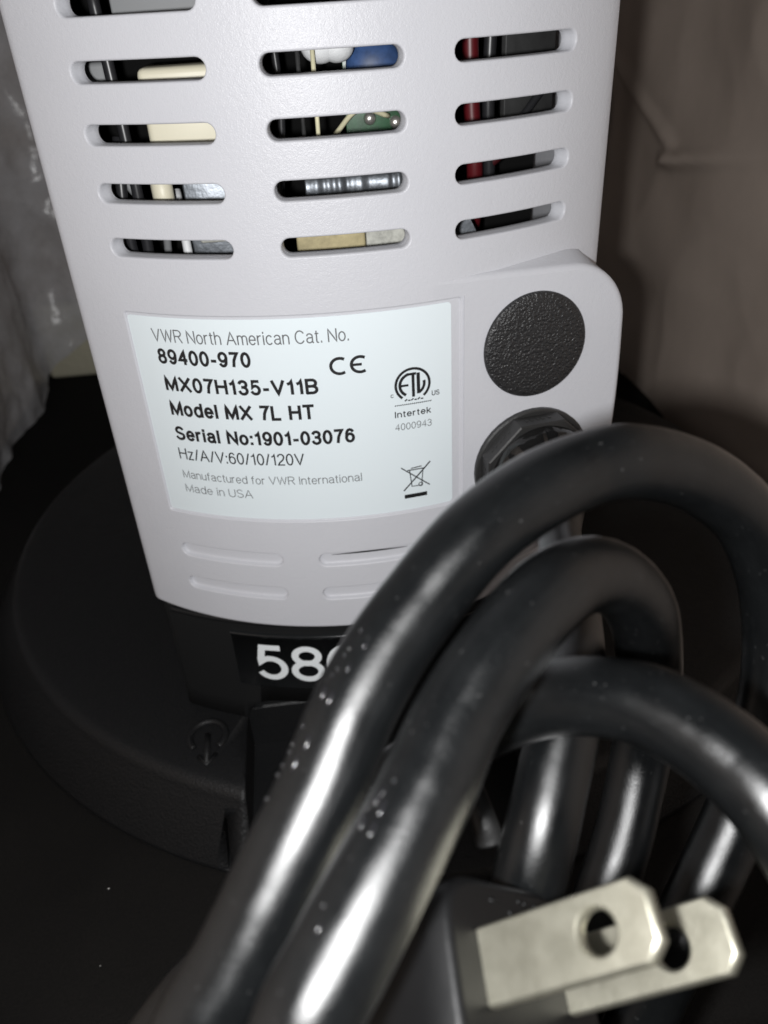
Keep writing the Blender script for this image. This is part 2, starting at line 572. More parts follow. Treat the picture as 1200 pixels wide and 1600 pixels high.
R = 85.12           # radius of the convex back of the cover; its foremost line is x = 0, y = 0
SB, FR = 57.5, 4.0  # where the side fillet starts along the arc, and its radius
A0 = SB / R

def prof(s, d=0.0):
    """Cover section: arc length s (0 = middle) and depth d behind the surface -> x, y."""
    sg = -1 if s < 0 else 1
    a = abs(s)
    if a <= SB:
        t = a / R
        x, y, nx, ny = R * math.sin(t), R - R * math.cos(t), math.sin(t), -math.cos(t)
    else:
        cx, cy = (R - FR) * math.sin(A0), R - (R - FR) * math.cos(A0)
        t = A0 + min((a - SB) / FR, math.pi / 2 + 0.02 - A0)
        x, y, nx, ny = cx + FR * math.sin(t), cy - FR * math.cos(t), math.sin(t), -math.cos(t)
        rest = (a - SB) - FR * (math.pi / 2 + 0.02 - A0)
        if rest > 0:
            x += math.cos(t) * rest; y += math.sin(t) * rest
    return sg * (x - nx * d), y - ny * d

def face(s, z, d=0.0):
    x, y = prof(s, d)
    return Vector((x, y, z))

def capsule(s0, s1, zc, h, inset=0.0, n=9):
    r = h / 2 - inset
    a, c = s0 + h / 2, s1 - h / 2
    out = []
    for k in range(n + 1):
        t = math.radians(-90 + 180 * k / n)
        out.append((c + r * math.cos(t), zc + r * math.sin(t)))
    m_ = 8
    for k in range(1, m_):
        out.append((c + (a - c) * k / m_, zc + r))
    for k in range(n + 1):
        t = math.radians(90 + 180 * k / n)
        out.append((a + r * math.cos(t), zc + r * math.sin(t)))
    for k in range(1, m_):
        out.append((a + (c - a) * k / m_, zc - r))
    return out

ZBOT, ZTOP = 56.6, 226.0
PITCH, Z1 = 9.6, 175.0
COLS = ((-46.0, -20.2), (-12.1, 12.1), (20.3, 46.6))
through = [(c, Z1 - PITCH * k) for k in range(-2, 4) for c in COLS]
blind = [(c, z) for z in (76.6, 66.9) for c in ((-45.8, -19.6), (-11.9, 12.1), (20.0, 45.8))]
SH = 4.05
REC = (-46.5, 22.0, 87.0, 134.0)          # label recess: s0, s1, z0, z1
SMAX = SB + FR * (math.pi / 2 + 0.02 - A0) + 75

def cover():
    mb = MB()
    outer = densify([(-SMAX, ZBOT + 0.7), (SMAX, ZBOT + 0.7), (SMAX, ZTOP), (-SMAX, ZTOP)], 1.0)
    bottom = [p for p in outer if abs(p[1] - (ZBOT + 0.7)) < 1e-6] 
    rec_loop = densify(rrect(REC[0], REC[1], REC[2], REC[3], 0.7, 3), 2.0)
    holes = [capsule(c[0], c[1], z, SH) for c, z in through] + [capsule(c[0], c[1], z, SH) for c, z in blind] + [rec_loop]
    pts = []
    s = -SMAX + 2
    while s < SMAX - 1:
        step = 2.2 if abs(s) < SB - 1 else (0.7 if abs(s) < SB + FR * 1.2 else 4.0)
        z = ZBOT + 3
        while z < ZTOP - 1:
            if not any(inside(h, s, z) for h in holes):
                pts.append((s, z))
            z += 3.0 if abs(s) < SB + 6 else 8.0
        s += step
    V, F = fill(outer, holes, pts)
    mb.add([face(*p) for p in V], F)
    # edges of the vents: rolled lip, then a wall through the shell
    for c, z in through:
        rr = [[face(p[0], p[1], d) for p in capsule(c[0], c[1], z, SH, i)] for i, d in
              ((0, 0), (0.06, 0.01), (0.17, 0.06), (0.27, 0.16), (0.34, 0.30), (0.38, 0.50), (0.40, 1.0), (0.42, 2.2), (0.44, 3.4), (0.38, 3.5), (0.20, 3.55))]
        mb.rings(rr)
    for c, z in blind:
        prf = ((0, 0), (0.06, 0.01), (0.17, 0.06), (0.27, 0.16), (0.34, 0.34), (0.40, 0.75), (0.52, 1.0), (0.75, 1.14), (1.0, 1.16))
        mb.rings([[face(p[0], p[1], d) for p in capsule(c[0], c[1], z, SH, i)] for i, d in prf])
        loop = capsule(c[0], c[1], z, SH, 1.0)
        V, F = fill(loop, (), [(c[0] + SH / 2 + k * 2.0, z) for k in range(int((c[1] - c[0] - SH) / 2) + 1)])
        mb.add([face(p[0], p[1], 1.16) for p in V], F)
    # label recess
    def ins(loop, i):
        cs, cz = (REC[0] + REC[1]) / 2, (REC[2] + REC[3]) / 2
        hs, hz = (REC[1] - REC[0]) / 2, (REC[3] - REC[2]) / 2
        return [(cs + (p[0] - cs) * (hs - i) / hs, cz + (p[1] - cz) * (hz - i) / hz) for p in loop]
    mb.rings([[face(p[0], p[1], d) for p in ins(rec_loop, i)] for i, d in ((0, 0), (0.08, 0.02), (0.2, 0.14), (0.26, 0.4), (0.34, 0.5), (0.5, 0.52))])
    lp = ins(rec_loop, 0.5)
    V, F = fill(lp, (), [(REC[0] + 1.5 + 2 * a, REC[2] + 2 + 4 * c) for a in range(33) for c in range(11)])
    mb.add([face(p[0], p[1], 0.52) for p in V], F)
    # rolled bottom edge and shell thickness
    ss = [-SMAX + SMAX * 2 * k / 260 for k in range(261)]
    ss = sorted(ss + [x * sg for sg in (-1, 1) for x in (SB + FR * 0.2, SB + FR * 0.5, SB + FR * 0.8)])
    mb.rings([[face(s, z, d) for s in ss] for d, z in ((0, ZBOT + 0.7), (0.06, ZBOT + 0.4), (0.22, ZBOT + 0.16), (0.6, ZBOT), (2.4, ZBOT), (2.6, ZBOT + 0.2), (2.6, ZBOT + 10))], closed=False)
    # top closes over as a shallow lid
    ring0 = [face(s, ZTOP, 0) for s in ss]
    rings = [ring0]
    for f_, dz in ((0.985, 1.6), (0.95, 2.8), (0.85, 3.6), (0.5, 4.2), (0.02, 4.4)):
        rings.append([Vector((p.x * f_, 55 + (p.y - 55) * f_, ZTOP + dz)) for p in ring0])
    mb.rings(rings, closed=False)
    return mb.build('cover', 'grey', mixer, loc=(0, 60, 0))
cover_ob = cover()
tag(cover_ob, 'pale grey curved plastic cover with three columns of vent slots')

# the upper shallow slots get a black strip under their top edge, painting an opening's dark
for c in ((-11.9, 12.1), (20.0, 45.8)):
    b = MB()
    n_ = 16
    lo = [(c[0] + 3.2 + (c[1] - c[0] - 6.4) * k / n_) for k in range(n_ + 1)]
    b.rings([[face(s_, 76.6 + 0.62 + dz * math.sin(math.pi * (0.08 + 0.84 * k / n_)), 1.13) for k, s_ in enumerate(lo)] for dz in (0.0, 0.42)], closed=False)
    b.build('dark_strip', 'inner', cover_ob, loc=face(c[0], 76))

# black sheet added behind the vents to keep the inside dark
b = MB(); b.box((0, 58, 140), (50, 1.5, 84))
b.build('dark_backing', 'inner', mixer, loc=(0, 58, 60))

# ---- boss with the cable entry, a flat plate that runs out of the convex cover
PHI = 14 / R
PO = Vector((R * math.sin(PHI), R - R * math.cos(PHI), 0))
PE = Vector((math.cos(PHI), math.sin(PHI), 0))
PN = Vector((math.sin(PHI), -math.cos(PHI), 0))
EZ = Vector((0, 0, 1))
def plate(u, z, o=0.0):
    return PO + PE * u + EZ * z + PN * o

def boss():
    mb = MB()
    UR, ZT, ZB_, RC = 43.9, 137.6, 80.5, 13.2
    pts = []     # (u, z, nu, nz): outer edge, from the upper left round to the lower left
    for k in range(16):
        u = -2.0 + (UR - RC + 2.0) * k / 15
        pts.append((u, ZT + (0.6 - 0.035 * u), 0, 1))
    for k in range(1, 13):
        t = math.radians(90 - 90 * k / 12)
        pts.append((UR - RC + RC * math.cos(t), ZT - RC + RC * math.sin(t) - 0.47, math.cos(t), math.sin(t)))
    for k in range(1, 12):
        pts.append((UR + 0.45 * math.sin(math.pi * k / 12), ZT - RC - 0.47 - (ZT - ZB_ - 2 * RC) * k / 12, 1, 0))
    for k in range(13):
        t = math.radians(0 - 90 * k / 12)
        pts.append((UR - RC + RC * math.cos(t), ZB_ + RC + RC * math.sin(t), math.cos(t), math.sin(t)))
    for k in range(1, 16):
        u = UR - RC - (UR - RC + 2.0) * k / 15
        pts.append((u, ZB_, 0, -1))
    fil = 1.3
    edge = [(u - nu * fil, z - nz * fil) for u, z, nu, nz in pts]
    lab_u = 8.25
    left = [(-2.0, REC[2] - 0.02), (lab_u, REC[2] - 0.02), (lab_u, REC[3] + 0.02), (-2.0, REC[3] + 0.02)]
    outer = edge + left
    grid = [(u, z) for u in range(0, 44, 3) for z in range(82, 138, 3) if inside(outer, u, z)]
    V, F = fill(outer, (), grid)
    mb.add([plate(u, z, -0.03) for u, z in V], F)
    rings = []
    for k in range(6):
        t = math.radians(90 * k / 5)
        rings.append([plate(u - nu * fil * (1 - math.sin(t)), z - nz * fil * (1 - math.sin(t)), -0.03 - fil * (1 - math.cos(t))) for u, z, nu, nz in pts])
    for f_, dr in ((0.3, 0.5), (1.0, 2.0)):
        ring = []
        for u, z, nu, nz in pts:
            dep = 26.0 if nu > 0.97 else u * u / (2 * R) * 1.1 + 1.0
            side = 0.17 * dep * f_ if nu > 0.97 else 0.0
            ring.append(plate(u + side + nu * dr * (0.0 if nu > .5 else 1), z + nz * dr, -0.03 - fil - dep * f_))
        rings.append(ring)
    mb.rings(rings, closed=False)
    # short wall down to the label recess
    mb.rings([[plate(u, z, o) for u, z in left[:1] + left[1:3] + left[3:]] for o in (-0.03, -1.2)], closed=False, smooth=False)
    return mb.build('cable_boss', 'grey', mixer, loc=PO + Vector((0, 0, 80)))
tag(boss(), 'flat raised corner plate of the cover around the cable entry')

def lathe_on_plate(mb, u, z, prof_, n, phase=0.0, smooth=True, cap=True):
    c = plate(u, z)
    rings = []
    for r, o in prof_:
        rings.append([c + PE * (r * math.cos(2 * math.pi * k / n + phase)) + EZ * (r * math.sin(2 * math.pi * k / n + phase)) + PN * o for k in range(n)])
    mb.rings(rings, smooth=smooth, cap1=cap)

b = MB()
lathe_on_plate(b, 23.55, 121.7, [(11.15, -0.6), (11.15, 0.45), (11.0, 0.72), (10.6, 0.9), (9, 1.05), (6, 1.2), (3, 1.28), (0.3, 1.3)], 72)
tag(b.build('hole_plug', 'leather', mixer, loc=plate(23.55, 121.7)), 'round black grained cap closing a hole')

# ---- cable gland
GU, GZ = 24.0, 94.0
b = MB()
PH8 = math.pi / 8
lathe_on_plate(b, GU, GZ, [(13.1, -0.5), (13.1, 5.0), (12.8, 5.3), (10.8, 5.35)], 8, PH8, smooth=False, cap=False)
lathe_on_plate(b, GU, GZ, [(13.4, -0.5), (13.4, 0.9), (13.0, 1.1), (11, 1.1)], 40, 0, smooth=False, cap=False)
nut = b.build('cable_gland', 'gland', mixer, loc=plate(GU, GZ))
tag(nut, 'black eight sided plastic cable gland nut')
b = MB()
n = 64
rings = []
for r, o in ((11.5, 5.1), (11.4, 6.4), (10.8, 8.0), (9.4, 9.9), (8.0, 11.2), (6.6, 12.1), (5.4, 12.6), (4.6, 12.4), (4.3, 11.0)):
    ring = []
    for k in range(n):
        a = 2 * math.pi * k / n
        notch = 0.55 * max(0, math.cos(a * 8)) ** 6 * (1 if 6.5 < o < 12.3 else 0)
        ring.append(plate(GU, GZ) + PE * ((r - notch) * math.cos(a)) + EZ * ((r - notch) * math.sin(a)) + PN * (o - notch))
    rings.append(ring)
b.rings(rings)
b.build('gland_dome', 'gland_gloss', nut, loc=plate(GU, GZ))
b = MB()
for k in range(8):      # raised tick marks on the facets
    a = math.pi / 4 * k + math.pi / 2
    er = PE * math.cos(a) + EZ * math.sin(a)
    et = PE * -math.sin(a) + EZ * math.cos(a)
    for j in (-2.4, -0.9, 0.2, 1.6, 2.8):
        b.box(plate(GU, GZ) + er * 12.16 + et * j + PN * 2.9, (0.07, 0.28, 0.45), (er, et, PN))
b.build('raised_marking', 'gland', nut, loc=plate(GU, GZ))

# ---- rating label and its print
LAB = (-46.1, 19.75, 87.65, 133.1)
b = MB()
lp = densify(rrect(*LAB, 0.8, 3), 2.0)
V, F = fill(lp, (), [(LAB[0] + 1.2 + 2 * a, LAB[2] + 2 + 4 * c) for a in range(32) for c in range(11)])
b.add([face(s, z, 0.40) for s, z in V], F)
b.rings([[face(s, z, d) for s, z in lp] for d in (0.40, 0.515)], smooth=False)
label = b.build('rating_label', 'label', mixer, loc=face(-13, LAB[2]))
tag(label, 'white rating label with black print')
INK = 0.36

# ---- plain monoline letters like the printer's: centre-line strokes in a box of cap height 1
def el(cx, cy, rx, ry, a0, a1, n_=14):
    return [(cx + rx * math.cos(math.radians(a0 + (a1 - a0) * k / n_)), cy + ry * math.sin(math.radians(a0 + (a1 - a0) * k / n_))) for k in range(n_ + 1)]
XH = 0.72
def bowl(w):
    return el(w / 2, XH / 2, w / 2, XH / 2, 0, 360, 20)
GL = {
    'A': (0.74, [[(0, 0), (0.37, 1), (0.74, 0)], [(0.13, 0.34), (0.61, 0.34)]]),
    'B': (0.62, [[(0, 0), (0, 1), (0.32, 1)] + el(0.34, 0.76, 0.24, 0.24, 90, -90, 8) + [(0, 0.52)], [(0.3, 0.52)] + el(0.35, 0.26, 0.27, 0.26, 90, -90, 8) + [(0, 0)]]),
    'C': (0.70, [el(0.37, 0.5, 0.37, 0.5, 38, 322, 22)]),
    'H': (0.64, [[(0, 0), (0, 1)], [(0.64, 0), (0.64, 1)], [(0, 0.53), (0.64, 0.53)]]),
    'I': (0.06, [[(0.03, 0), (0.03, 1)]]),
    'L': (0.50, [[(0, 1), (0, 0), (0.50, 0)]]),
    'M': (0.76, [[(0, 0), (0, 1), (0.38, 0.06), (0.76, 1), (0.76, 0)]]),
    'N': (0.64, [[(0, 0), (0, 1), (0.64, 0), (0.64, 1)]]),
    'R': (0.64, [[(0, 0), (0, 1), (0.36, 1)] + el(0.36, 0.755, 0.26, 0.245, 90, -90, 8) + [(0, 0.51)], [(0.34, 0.51), (0.64, 0)]]),
    'S': (0.60, [el(0.30, 0.75, 0.27, 0.25, 28, 200, 9) + [(0.12, 0.58), (0.45, 0.46)] + el(0.30, 0.26, 0.30, 0.26, 35, -160, 11)]),
    'T': (0.64, [[(0, 1), (0.64, 1)], [(0.32, 1), (0.32, 0)]]),
    'U': (0.62, [[(0, 1), (0, 0.32)] + el(0.31, 0.31, 0.31, 0.31, 180, 360, 12) + [(0.62, 1)]]),
    'V': (0.70, [[(0, 1), (0.35, 0), (0.70, 1)]]),
    'W': (0.98, [[(0, 1), (0.24, 0), (0.49, 0.97), (0.74, 0), (0.98, 1)]]),
    'X': (0.68, [[(0, 0), (0.68, 1)], [(0, 1), (0.68, 0)]]),
    'a': (0.50, [el(0.24, 0.53, 0.22, 0.20, 165, 20, 8) + [(0.46, 0.5), (0.46, 0.06), (0.52, 0)], [(0.46, 0.42)] + el(0.22, 0.21, 0.21, 0.20, 85, 310, 10) + [(0.46, 0.16)]]),
    'c': (0.46, [el(0.25, XH / 2, 0.25, XH / 2, 45, 315, 16)]),
    'd': (0.50, [el(0.25, XH / 2, 0.25, XH / 2, 0, 360, 20), [(0.50, 1.0), (0.50, 0)]]),
    'e': (0.50, [[(0.01, 0.37), (0.50, 0.37)] + el(0.25, XH / 2, 0.25, XH / 2, 5, 320, 18)]),
    'f': (0.28, [[(0.11, 0), (0.11, 0.82)] + el(0.25, 0.84, 0.14, 0.15, 180, 90, 5), [(0, XH), (0.26, XH)]]),
    'h': (0.46, [[(0, 0), (0, 1)], [(0, 0.42)] + el(0.23, 0.47, 0.23, 0.25, 170, 0, 9) + [(0.46, 0)]]),
    'i': (0.04, [[(0.02, 0), (0.02, XH)], [(0.02, 0.90), (0.02, 1.0)]]),
    'k': (0.44, [[(0, 0), (0, 1)], [(0, 0.26), (0.42, XH)], [(0.15, 0.41), (0.45, 0)]]),
    'l': (0.04, [[(0.02, 0), (0.02, 1)]]),
    'm': (0.76, [[(0, 0), (0, XH)], [(0, 0.45)] + el(0.19, 0.5, 0.19, 0.22, 170, 0, 8) + [(0.38, 0)], [(0.38, 0.45)] + el(0.57, 0.5, 0.19, 0.22, 170, 0, 8) + [(0.76, 0)]]),
    'n': (0.46, [[(0, 0), (0, XH)], [(0, 0.42)] + el(0.23, 0.47, 0.23, 0.25, 170, 0, 9) + [(0.46, 0)]]),
    'o': (0.50, [bowl(0.50)]),
    'r': (0.26, [[(0, 0), (0, XH)], [(0, 0.45)] + el(0.22, 0.45, 0.22, 0.26, 175, 80, 6)]),
    's': (0.44, [el(0.22, 0.53, 0.20, 0.19, 25, 205, 8) + [(0.12, 0.41), (0.32, 0.33)] + el(0.22, 0.19, 0.22, 0.19, 35, -160, 9)]),
    't': (0.24, [[(0.10, 0.92), (0.10, 0.12)] + el(0.22, 0.12, 0.12, 0.12, 180, 275, 5), [(0, XH), (0.24, XH)]]),
    'u': (0.46, [[(0, XH), (0, 0.25)] + el(0.23, 0.25, 0.23, 0.25, 180, 350, 9), [(0.46, XH), (0.46, 0)]]),
    'z': (0.42, [[(0, XH), (0.42, XH), (0, 0), (0.42, 0)]]),
    '0': (0.50, [el(0.25, 0.5, 0.25, 0.5, 0, 360, 24)]),
    '1': (0.30, [[(0.02, 0.76), (0.16, 0.82), (0.25, 1), (0.25, 0)]]),
    '2': (0.50, [el(0.25, 0.74, 0.25, 0.26, 170, -20, 10) + [(0.38, 0.45), (0.10, 0.2), (0.0, 0.0), (0.50, 0.0)]]),
    '3': (0.50, [el(0.25, 0.755, 0.23, 0.245, 160, -75, 11) + [(0.2, 0.53)], [(0.2, 0.53)] + el(0.25, 0.26, 0.25, 0.27, 85, -165, 12)]),
    '4': (0.52, [[(0.40, 0), (0.40, 1), (0, 0.30), (0.53, 0.30)]]),
    '5': (0.52, [[(0.47, 1), (0.11, 1), (0.045, 0.50)] + el(0.25, 0.325, 0.26, 0.315, 128, -152, 18)]),
    '6': (0.50, [el(0.25, 0.32, 0.25, 0.32, 0, 360, 20), [(0, 0.36), (0.02, 0.6)] + el(0.26, 0.66, 0.23, 0.34, 170, 35, 8)]),
    '7': (0.50, [[(0, 1), (0.50, 1), (0.36, 0.75), (0.24, 0.45), (0.18, 0)]]),
    '8': (0.50, [el(0.25, 0.76, 0.215, 0.24, -90, 270, 20), el(0.25, 0.27, 0.25, 0.27, 90, 450, 22)]),
    '9': (0.50, [el(0.25, 0.68, 0.25, 0.32, 0, 360, 20), [(0.50, 0.64), (0.48, 0.4)] + el(0.24, 0.34, 0.23, 0.34, -10, -145, 8)]),
    '-': (0.26, [[(0, 0.36), (0.26, 0.36)]]),
    '/': (0.28, [[(0, 0), (0.28, 1)]]),
    ':': (0.06, [[(0.03, 0), (0.03, 0.1)], [(0.03, 0.58), (0.03, 0.68)]]),
    '.': (0.06, [[(0.03, 0), (0.03, 0.1)]]),
    ' ': (0.14, []),
}

def stroke(mb, pts, w, mapper, closed=False, ext=True):
    """A flat ribbon of width w along 2-D points, mitred, square ends."""
    P = [Vector(p) for p in pts]
    Q = [P[0]]
    for p in P[1:]:
        if (p - Q[-1]).length > 1e-4: Q.append(p)
    P = [Q[0]]
    for p in Q[1:]:
        k = max(1, int((p - P[-1]).length / 0.7)); a = P[-1]
        P += [a + (p - a) * (j + 1) / k for j in range(k)]
    if (P[0] - P[-1]).length < 1e-3 and len(P) > 4:
        closed = True; P = P[:-1]
    n_ = len(P)
    if ext and not closed and n_ > 1:
        P[0] = P[0] - (P[1] - P[0]).normalized() * w * 0.3
        P[-1] = P[-1] + (P[-1] - P[-2]).normalized() * w * 0.3
    L, Rr = [], []
    for i in range(n_):
        a = P[(i - 1) % n_] if (closed or i) else None
        c = P[(i + 1) % n_] if (closed or i < n_ - 1) else None
        d1 = (P[i] - a).normalized() if a is not None else (c - P[i]).normalized()
        d2 = (c - P[i]).normalized() if c is not None else d1
        n1, n2 = Vector((-d1.y, d1.x)), Vector((-d2.y, d2.x))
        mtr = (n1 + n2)
        mtr = mtr.normalized() if mtr.length > 0.15 else n1
        k = w / 2 / max(0.55, mtr.dot(n1))
        L.append(P[i] + mtr * k); Rr.append(P[i] - mtr * k)
    vs = [mapper(p.x, p.y) for p in L] + [mapper(p.x, p.y) for p in Rr]
    fs = [(i, (i + 1) % n_, n_ + (i + 1) % n_, n_ + i) for i in range(n_ if closed else n_ - 1)]
    mb.add(vs, fs, False)

def print_text(name, body, s0, s1, z, cap, mat, weight, parent, mapper):
    """Set a line of text between s0 and s1; weight = stroke width as a share of the cap height."""
    gap = 0.11 + weight
    adv = 0.0
    for ch in body: adv += GL[ch][0] + gap
    adv -= gap
    wd = weight * cap
    k = (s1 - s0 - wd) / adv
    kz = cap - wd
    mb = MB()
    x = 0.0
    for ch in body:
        gw, strokes = GL[ch]
        for st in strokes:
            stroke(mb, [(s0 + wd / 2 + (x + px_) * k, z + wd / 2 + pz * kz) for px_, pz in st], wd, mapper)
        x += gw + gap
    return mb.build(name, mat, parent, loc=mapper(s0, z))

on_label = lambda s, z: face(s, z, INK)
for body, s0, s1, z, cap, mat, off in (
        ('VWR North American Cat. No.', -40.9, -0.8, 128.0, 2.75, 'ink_thin', 0.095),
        ('89400-970', -40.6, -20.5, 123.35, 3.30, 'ink', 0.188),
        ('MX07H135-V11B', -40.3, -7.7, 117.4, 3.40, 'ink', 0.188),
        ('Model MX 7L HT', -40.3, -8.9, 111.8, 3.45, 'ink', 0.188),
        ('Serial No:1901-03076', -40.4, -1.2, 106.0, 3.35, 'ink', 0.188),
        ('Hz/A/V:60/10/120V', -40.6, -12.2, 101.3, 2.85, 'ink', 0.11),
        ('Manufactured for VWR International', -40.7, -0.4, 96.55, 2.05, 'ink_thin', 0.09),
        ('Made in USA', -40.8, -24.6, 92.9, 2.10, 'ink_thin', 0.09)):
    print_text('lettering', body, s0, s1, z, cap, mat, off, label, on_label)

def arc(cx, cz, rx, rz, a0, a1, n_=20):
    return [(cx + rx * math.cos(math.radians(a0 + (a1 - a0) * k / n_)), cz + rz * math.sin(math.radians(a0 + (a1 - a0) * k / n_))) for k in range(n_ + 1)]

# CE mark
b = MB()
stroke(b, arc(-3.1, 123.0, 1.75, 1.6, 62, 298), 0.62, on_label)
stroke(b, arc(0.95, 123.0, 1.75, 1.6, 62, 298), 0.62, on_label)
stroke(b, [(-0.6, 123.0), (1.1, 123.0)], 0.56, on_label)
b.build('ce_mark', 'ink', label, loc=on_label(-2, 122))
# certification mark: open ring with three letters, small letters either side, dotted rule
b = MB()
CX, CZ = 11.35, 117.3
stroke(b, arc(CX, CZ, 3.55, 3.45, -48, 228, 40), 0.55, on_label)
stroke(b, arc(CX - 0.25, CZ, 2.45, 2.4, 108, 236, 16), 0.62, on_label)
stroke(b, [(CX - 2.5, CZ), (CX - 1.05, CZ)], 0.5, on_label)
stroke(b, [(CX - 1.1, CZ + 2.3), (CX + 0.6, CZ + 2.3)], 0.55, on_label)
stroke(b, [(CX + 0.1, CZ + 2.4), (CX + 0.1, CZ - 2.5)], 0.62, on_label)
stroke(b, [(CX + 1.2, CZ + 2.2), (CX + 1.2, CZ - 1.9)], 0.72, on_label)
stroke(b, arc(CX + 0.15, CZ + 0.1, 2.3, 2.3, -55, 8, 8), 0.6, on_label)
for k in range(6):
    stroke(b, [(CX - 1.7 + k * 0.68, CZ - 3.35), (CX - 1.35 + k * 0.68, CZ - 3.1 - 0.25 * (k % 2))], 0.3, on_label)
for k in range(18):
    stroke(b, [(7.5 + k * 0.44, 113.05), (7.72 + k * 0.44, 113.2)], 0.2, on_label)
b.build('certification_mark', 'ink', label, loc=on_label(CX, CZ - 3))
print_text('lettering', 'c', 6.65, 7.3, 115.0, 1.0, 'ink', 0.14, label, on_label)
print_text('lettering', 'US', 15.35, 17.05, 114.15, 1.15, 'ink', 0.15, label, on_label)
print_text('lettering', 'Intertek', 7.3, 15.1, 110.35, 1.5, 'ink', 0.15, label, on_label)
print_text('lettering', '4000943', 7.3, 15.2, 107.4, 1.6, 'ink_thin', 0.10, label, on_label)
# crossed-out bin
b = MB()
stroke(b, [(8.2, 98.4), (14.4, 93.2)], 0.26, on_label)
stroke(b, [(8.6, 92.7), (14.6, 98.9)], 0.32, on_label)
stroke(b, [(9.6, 97.6), (13.3, 97.6)], 0.26, on_label)
stroke(b, [(10.4, 98.0), (12.6, 98.2)], 0.24, on_label)
stroke(b, [(10.0, 97.5), (10.4, 93.5), (12.6, 93.4), (13.0, 97.5)], 0.2, on_label)
stroke(b, arc(12.4, 93.7, 0.45, 0.45, 0, 340, 12), 0.2, on_label)
stroke(b, [(8.95, 91.1), (13.5, 91.1)], 0.98, on_label)
b.build('crossed_bin_mark', 'ink', label, loc=on_label(11, 91))

# ---- neck and round base
RN, YN = 99.0, 4.9
def neck_pt(x, z, o=0.0):
    a = math.asin(x / RN)
    return Vector(((RN + o) * math.sin(a), YN + RN - (RN + o) * math.cos(a), z))

def boolean(ob, cutter):
    md = ob.modifiers.new('cut', 'BOOLEAN')
    md.operation = 'DIFFERENCE'; md.object = cutter; md.solver = 'EXACT'
    dg = bpy.context.evaluated_depsgraph_get()
    me = bpy.data.meshes.new_from_object(ob.evaluated_get(dg))
    ob.modifiers.clear()
    old = ob.data; ob.data = me
    bpy.data.meshes.remove(old)
    bpy.data.objects.remove(cutter)

b = MB()
xs = [-52 + 104 * k / 52 for k in range(53)]
def neck_loop(z):
    lp = [neck_pt(x, z) for x in xs]
    c = lp[-1]
    r_ = 2.0
    lp += [Vector((c.x + 0.9, c.y + 0.9, z)), Vector((c.x + 1.2, c.y + 2.5, z)), Vector((53, 100, z)), Vector((-53, 100, z)), Vector((-c.x - 1.2, c.y + 2.5, z)), Vector((-c.x - 0.9, c.y + 0.9, z))]
    return lp
b.rings([neck_loop(z) for z in (16.0, 25, 40, 53.0, 70)], cap0=True, cap1=True)
neck = b.build('neck', 'neck', mixer, loc=(0, 60, 18))
# arched recess in the front of the neck, over the cable channel of the base
b = MB()
arch = [(-36.4, 5), (36.4, 5)] + [(36.4 - 10 + 10 * math.cos(math.radians(a)), 16.4 + 10 * math.sin(math.radians(a))) for a in range(0, 91, 10)] + \
       [(-36.4 + 10 + 10 * math.cos(math.radians(a)), 16.4 + 10 * math.sin(math.radians(a))) for a in range(90, 181, 10)]
b.rings([[Vector((x, y, z)) for x, z in arch] for y in (-20, 15.5)], cap0=True, cap1=True)
cut = b.build('cutter', 'inner', None, loc=(0, 0, 0))
boolean(neck, cut)
tag(neck, 'black neck between the grey cover and the round base')
# moulded lip just under the cover
b = MB()
xs2 = [-50 + 100 * k / 60 for k in range(61)]
b.rings([[neck_pt(x, 54.6 + dz, o) for x in xs2] for o, dz in ((-0.3, -0.9), (1.3, -0.9), (1.6, -0.6), (1.6, 0.3), (1.3, 0.6), (-0.3, 0.6))], closed=False)
b.build('neck_lip', 'base', neck, loc=neck_pt(0, 54))

# number panel with white digits
PX0, PX1, PZ0, PZ1 = -36.0, 30.0, 31.8, 50.2
b = MB()
pxs = [PX0 + (PX1 - PX0) * k / 40 for k in range(41)]
b.rings([[neck_pt(x, z, o) for x in pxs] for z, o in ((PZ0, -0.2), (PZ0, 0.30), (PZ0 + 0.2, 0.40), (PZ1 - 0.9, 0.40), (PZ1 - 0.85, 0.85), (PZ1 - 0.2, 0.9), (PZ1, 0.7), (PZ1, -0.2))], closed=False)
panel = b.build('number_panel', 'panel', mixer, loc=neck_pt(0, PZ0))
tag(panel, 'glossy black panel with large white digits 580')
on_panel = lambda x, z: neck_pt(x, z, 0.46)
for ch, x0, x1 in (('5', -31.0, -22.6), ('8', -21.9, -13.3), ('0', -12.7, -4.1)):
    mb_, gw = MB(), GL[ch][0]
    wd = 1.75
    for q, st in enumerate(GL[ch][1]):
        # the second loop of the 8 lies a hair above the first
        stroke(mb_, [(x0 + wd / 2 + px_ / gw * (x1 - x0 - wd), 34.5 + wd / 2 + pz * (12.1 - wd)) for px_, pz in st], wd,
               lambda x, z, q=q: neck_pt(x, z, 0.46 + 0.02 * q), ext=False)
    mb_.build('digit', 'digit', panel, loc=on_panel(x0, 34))

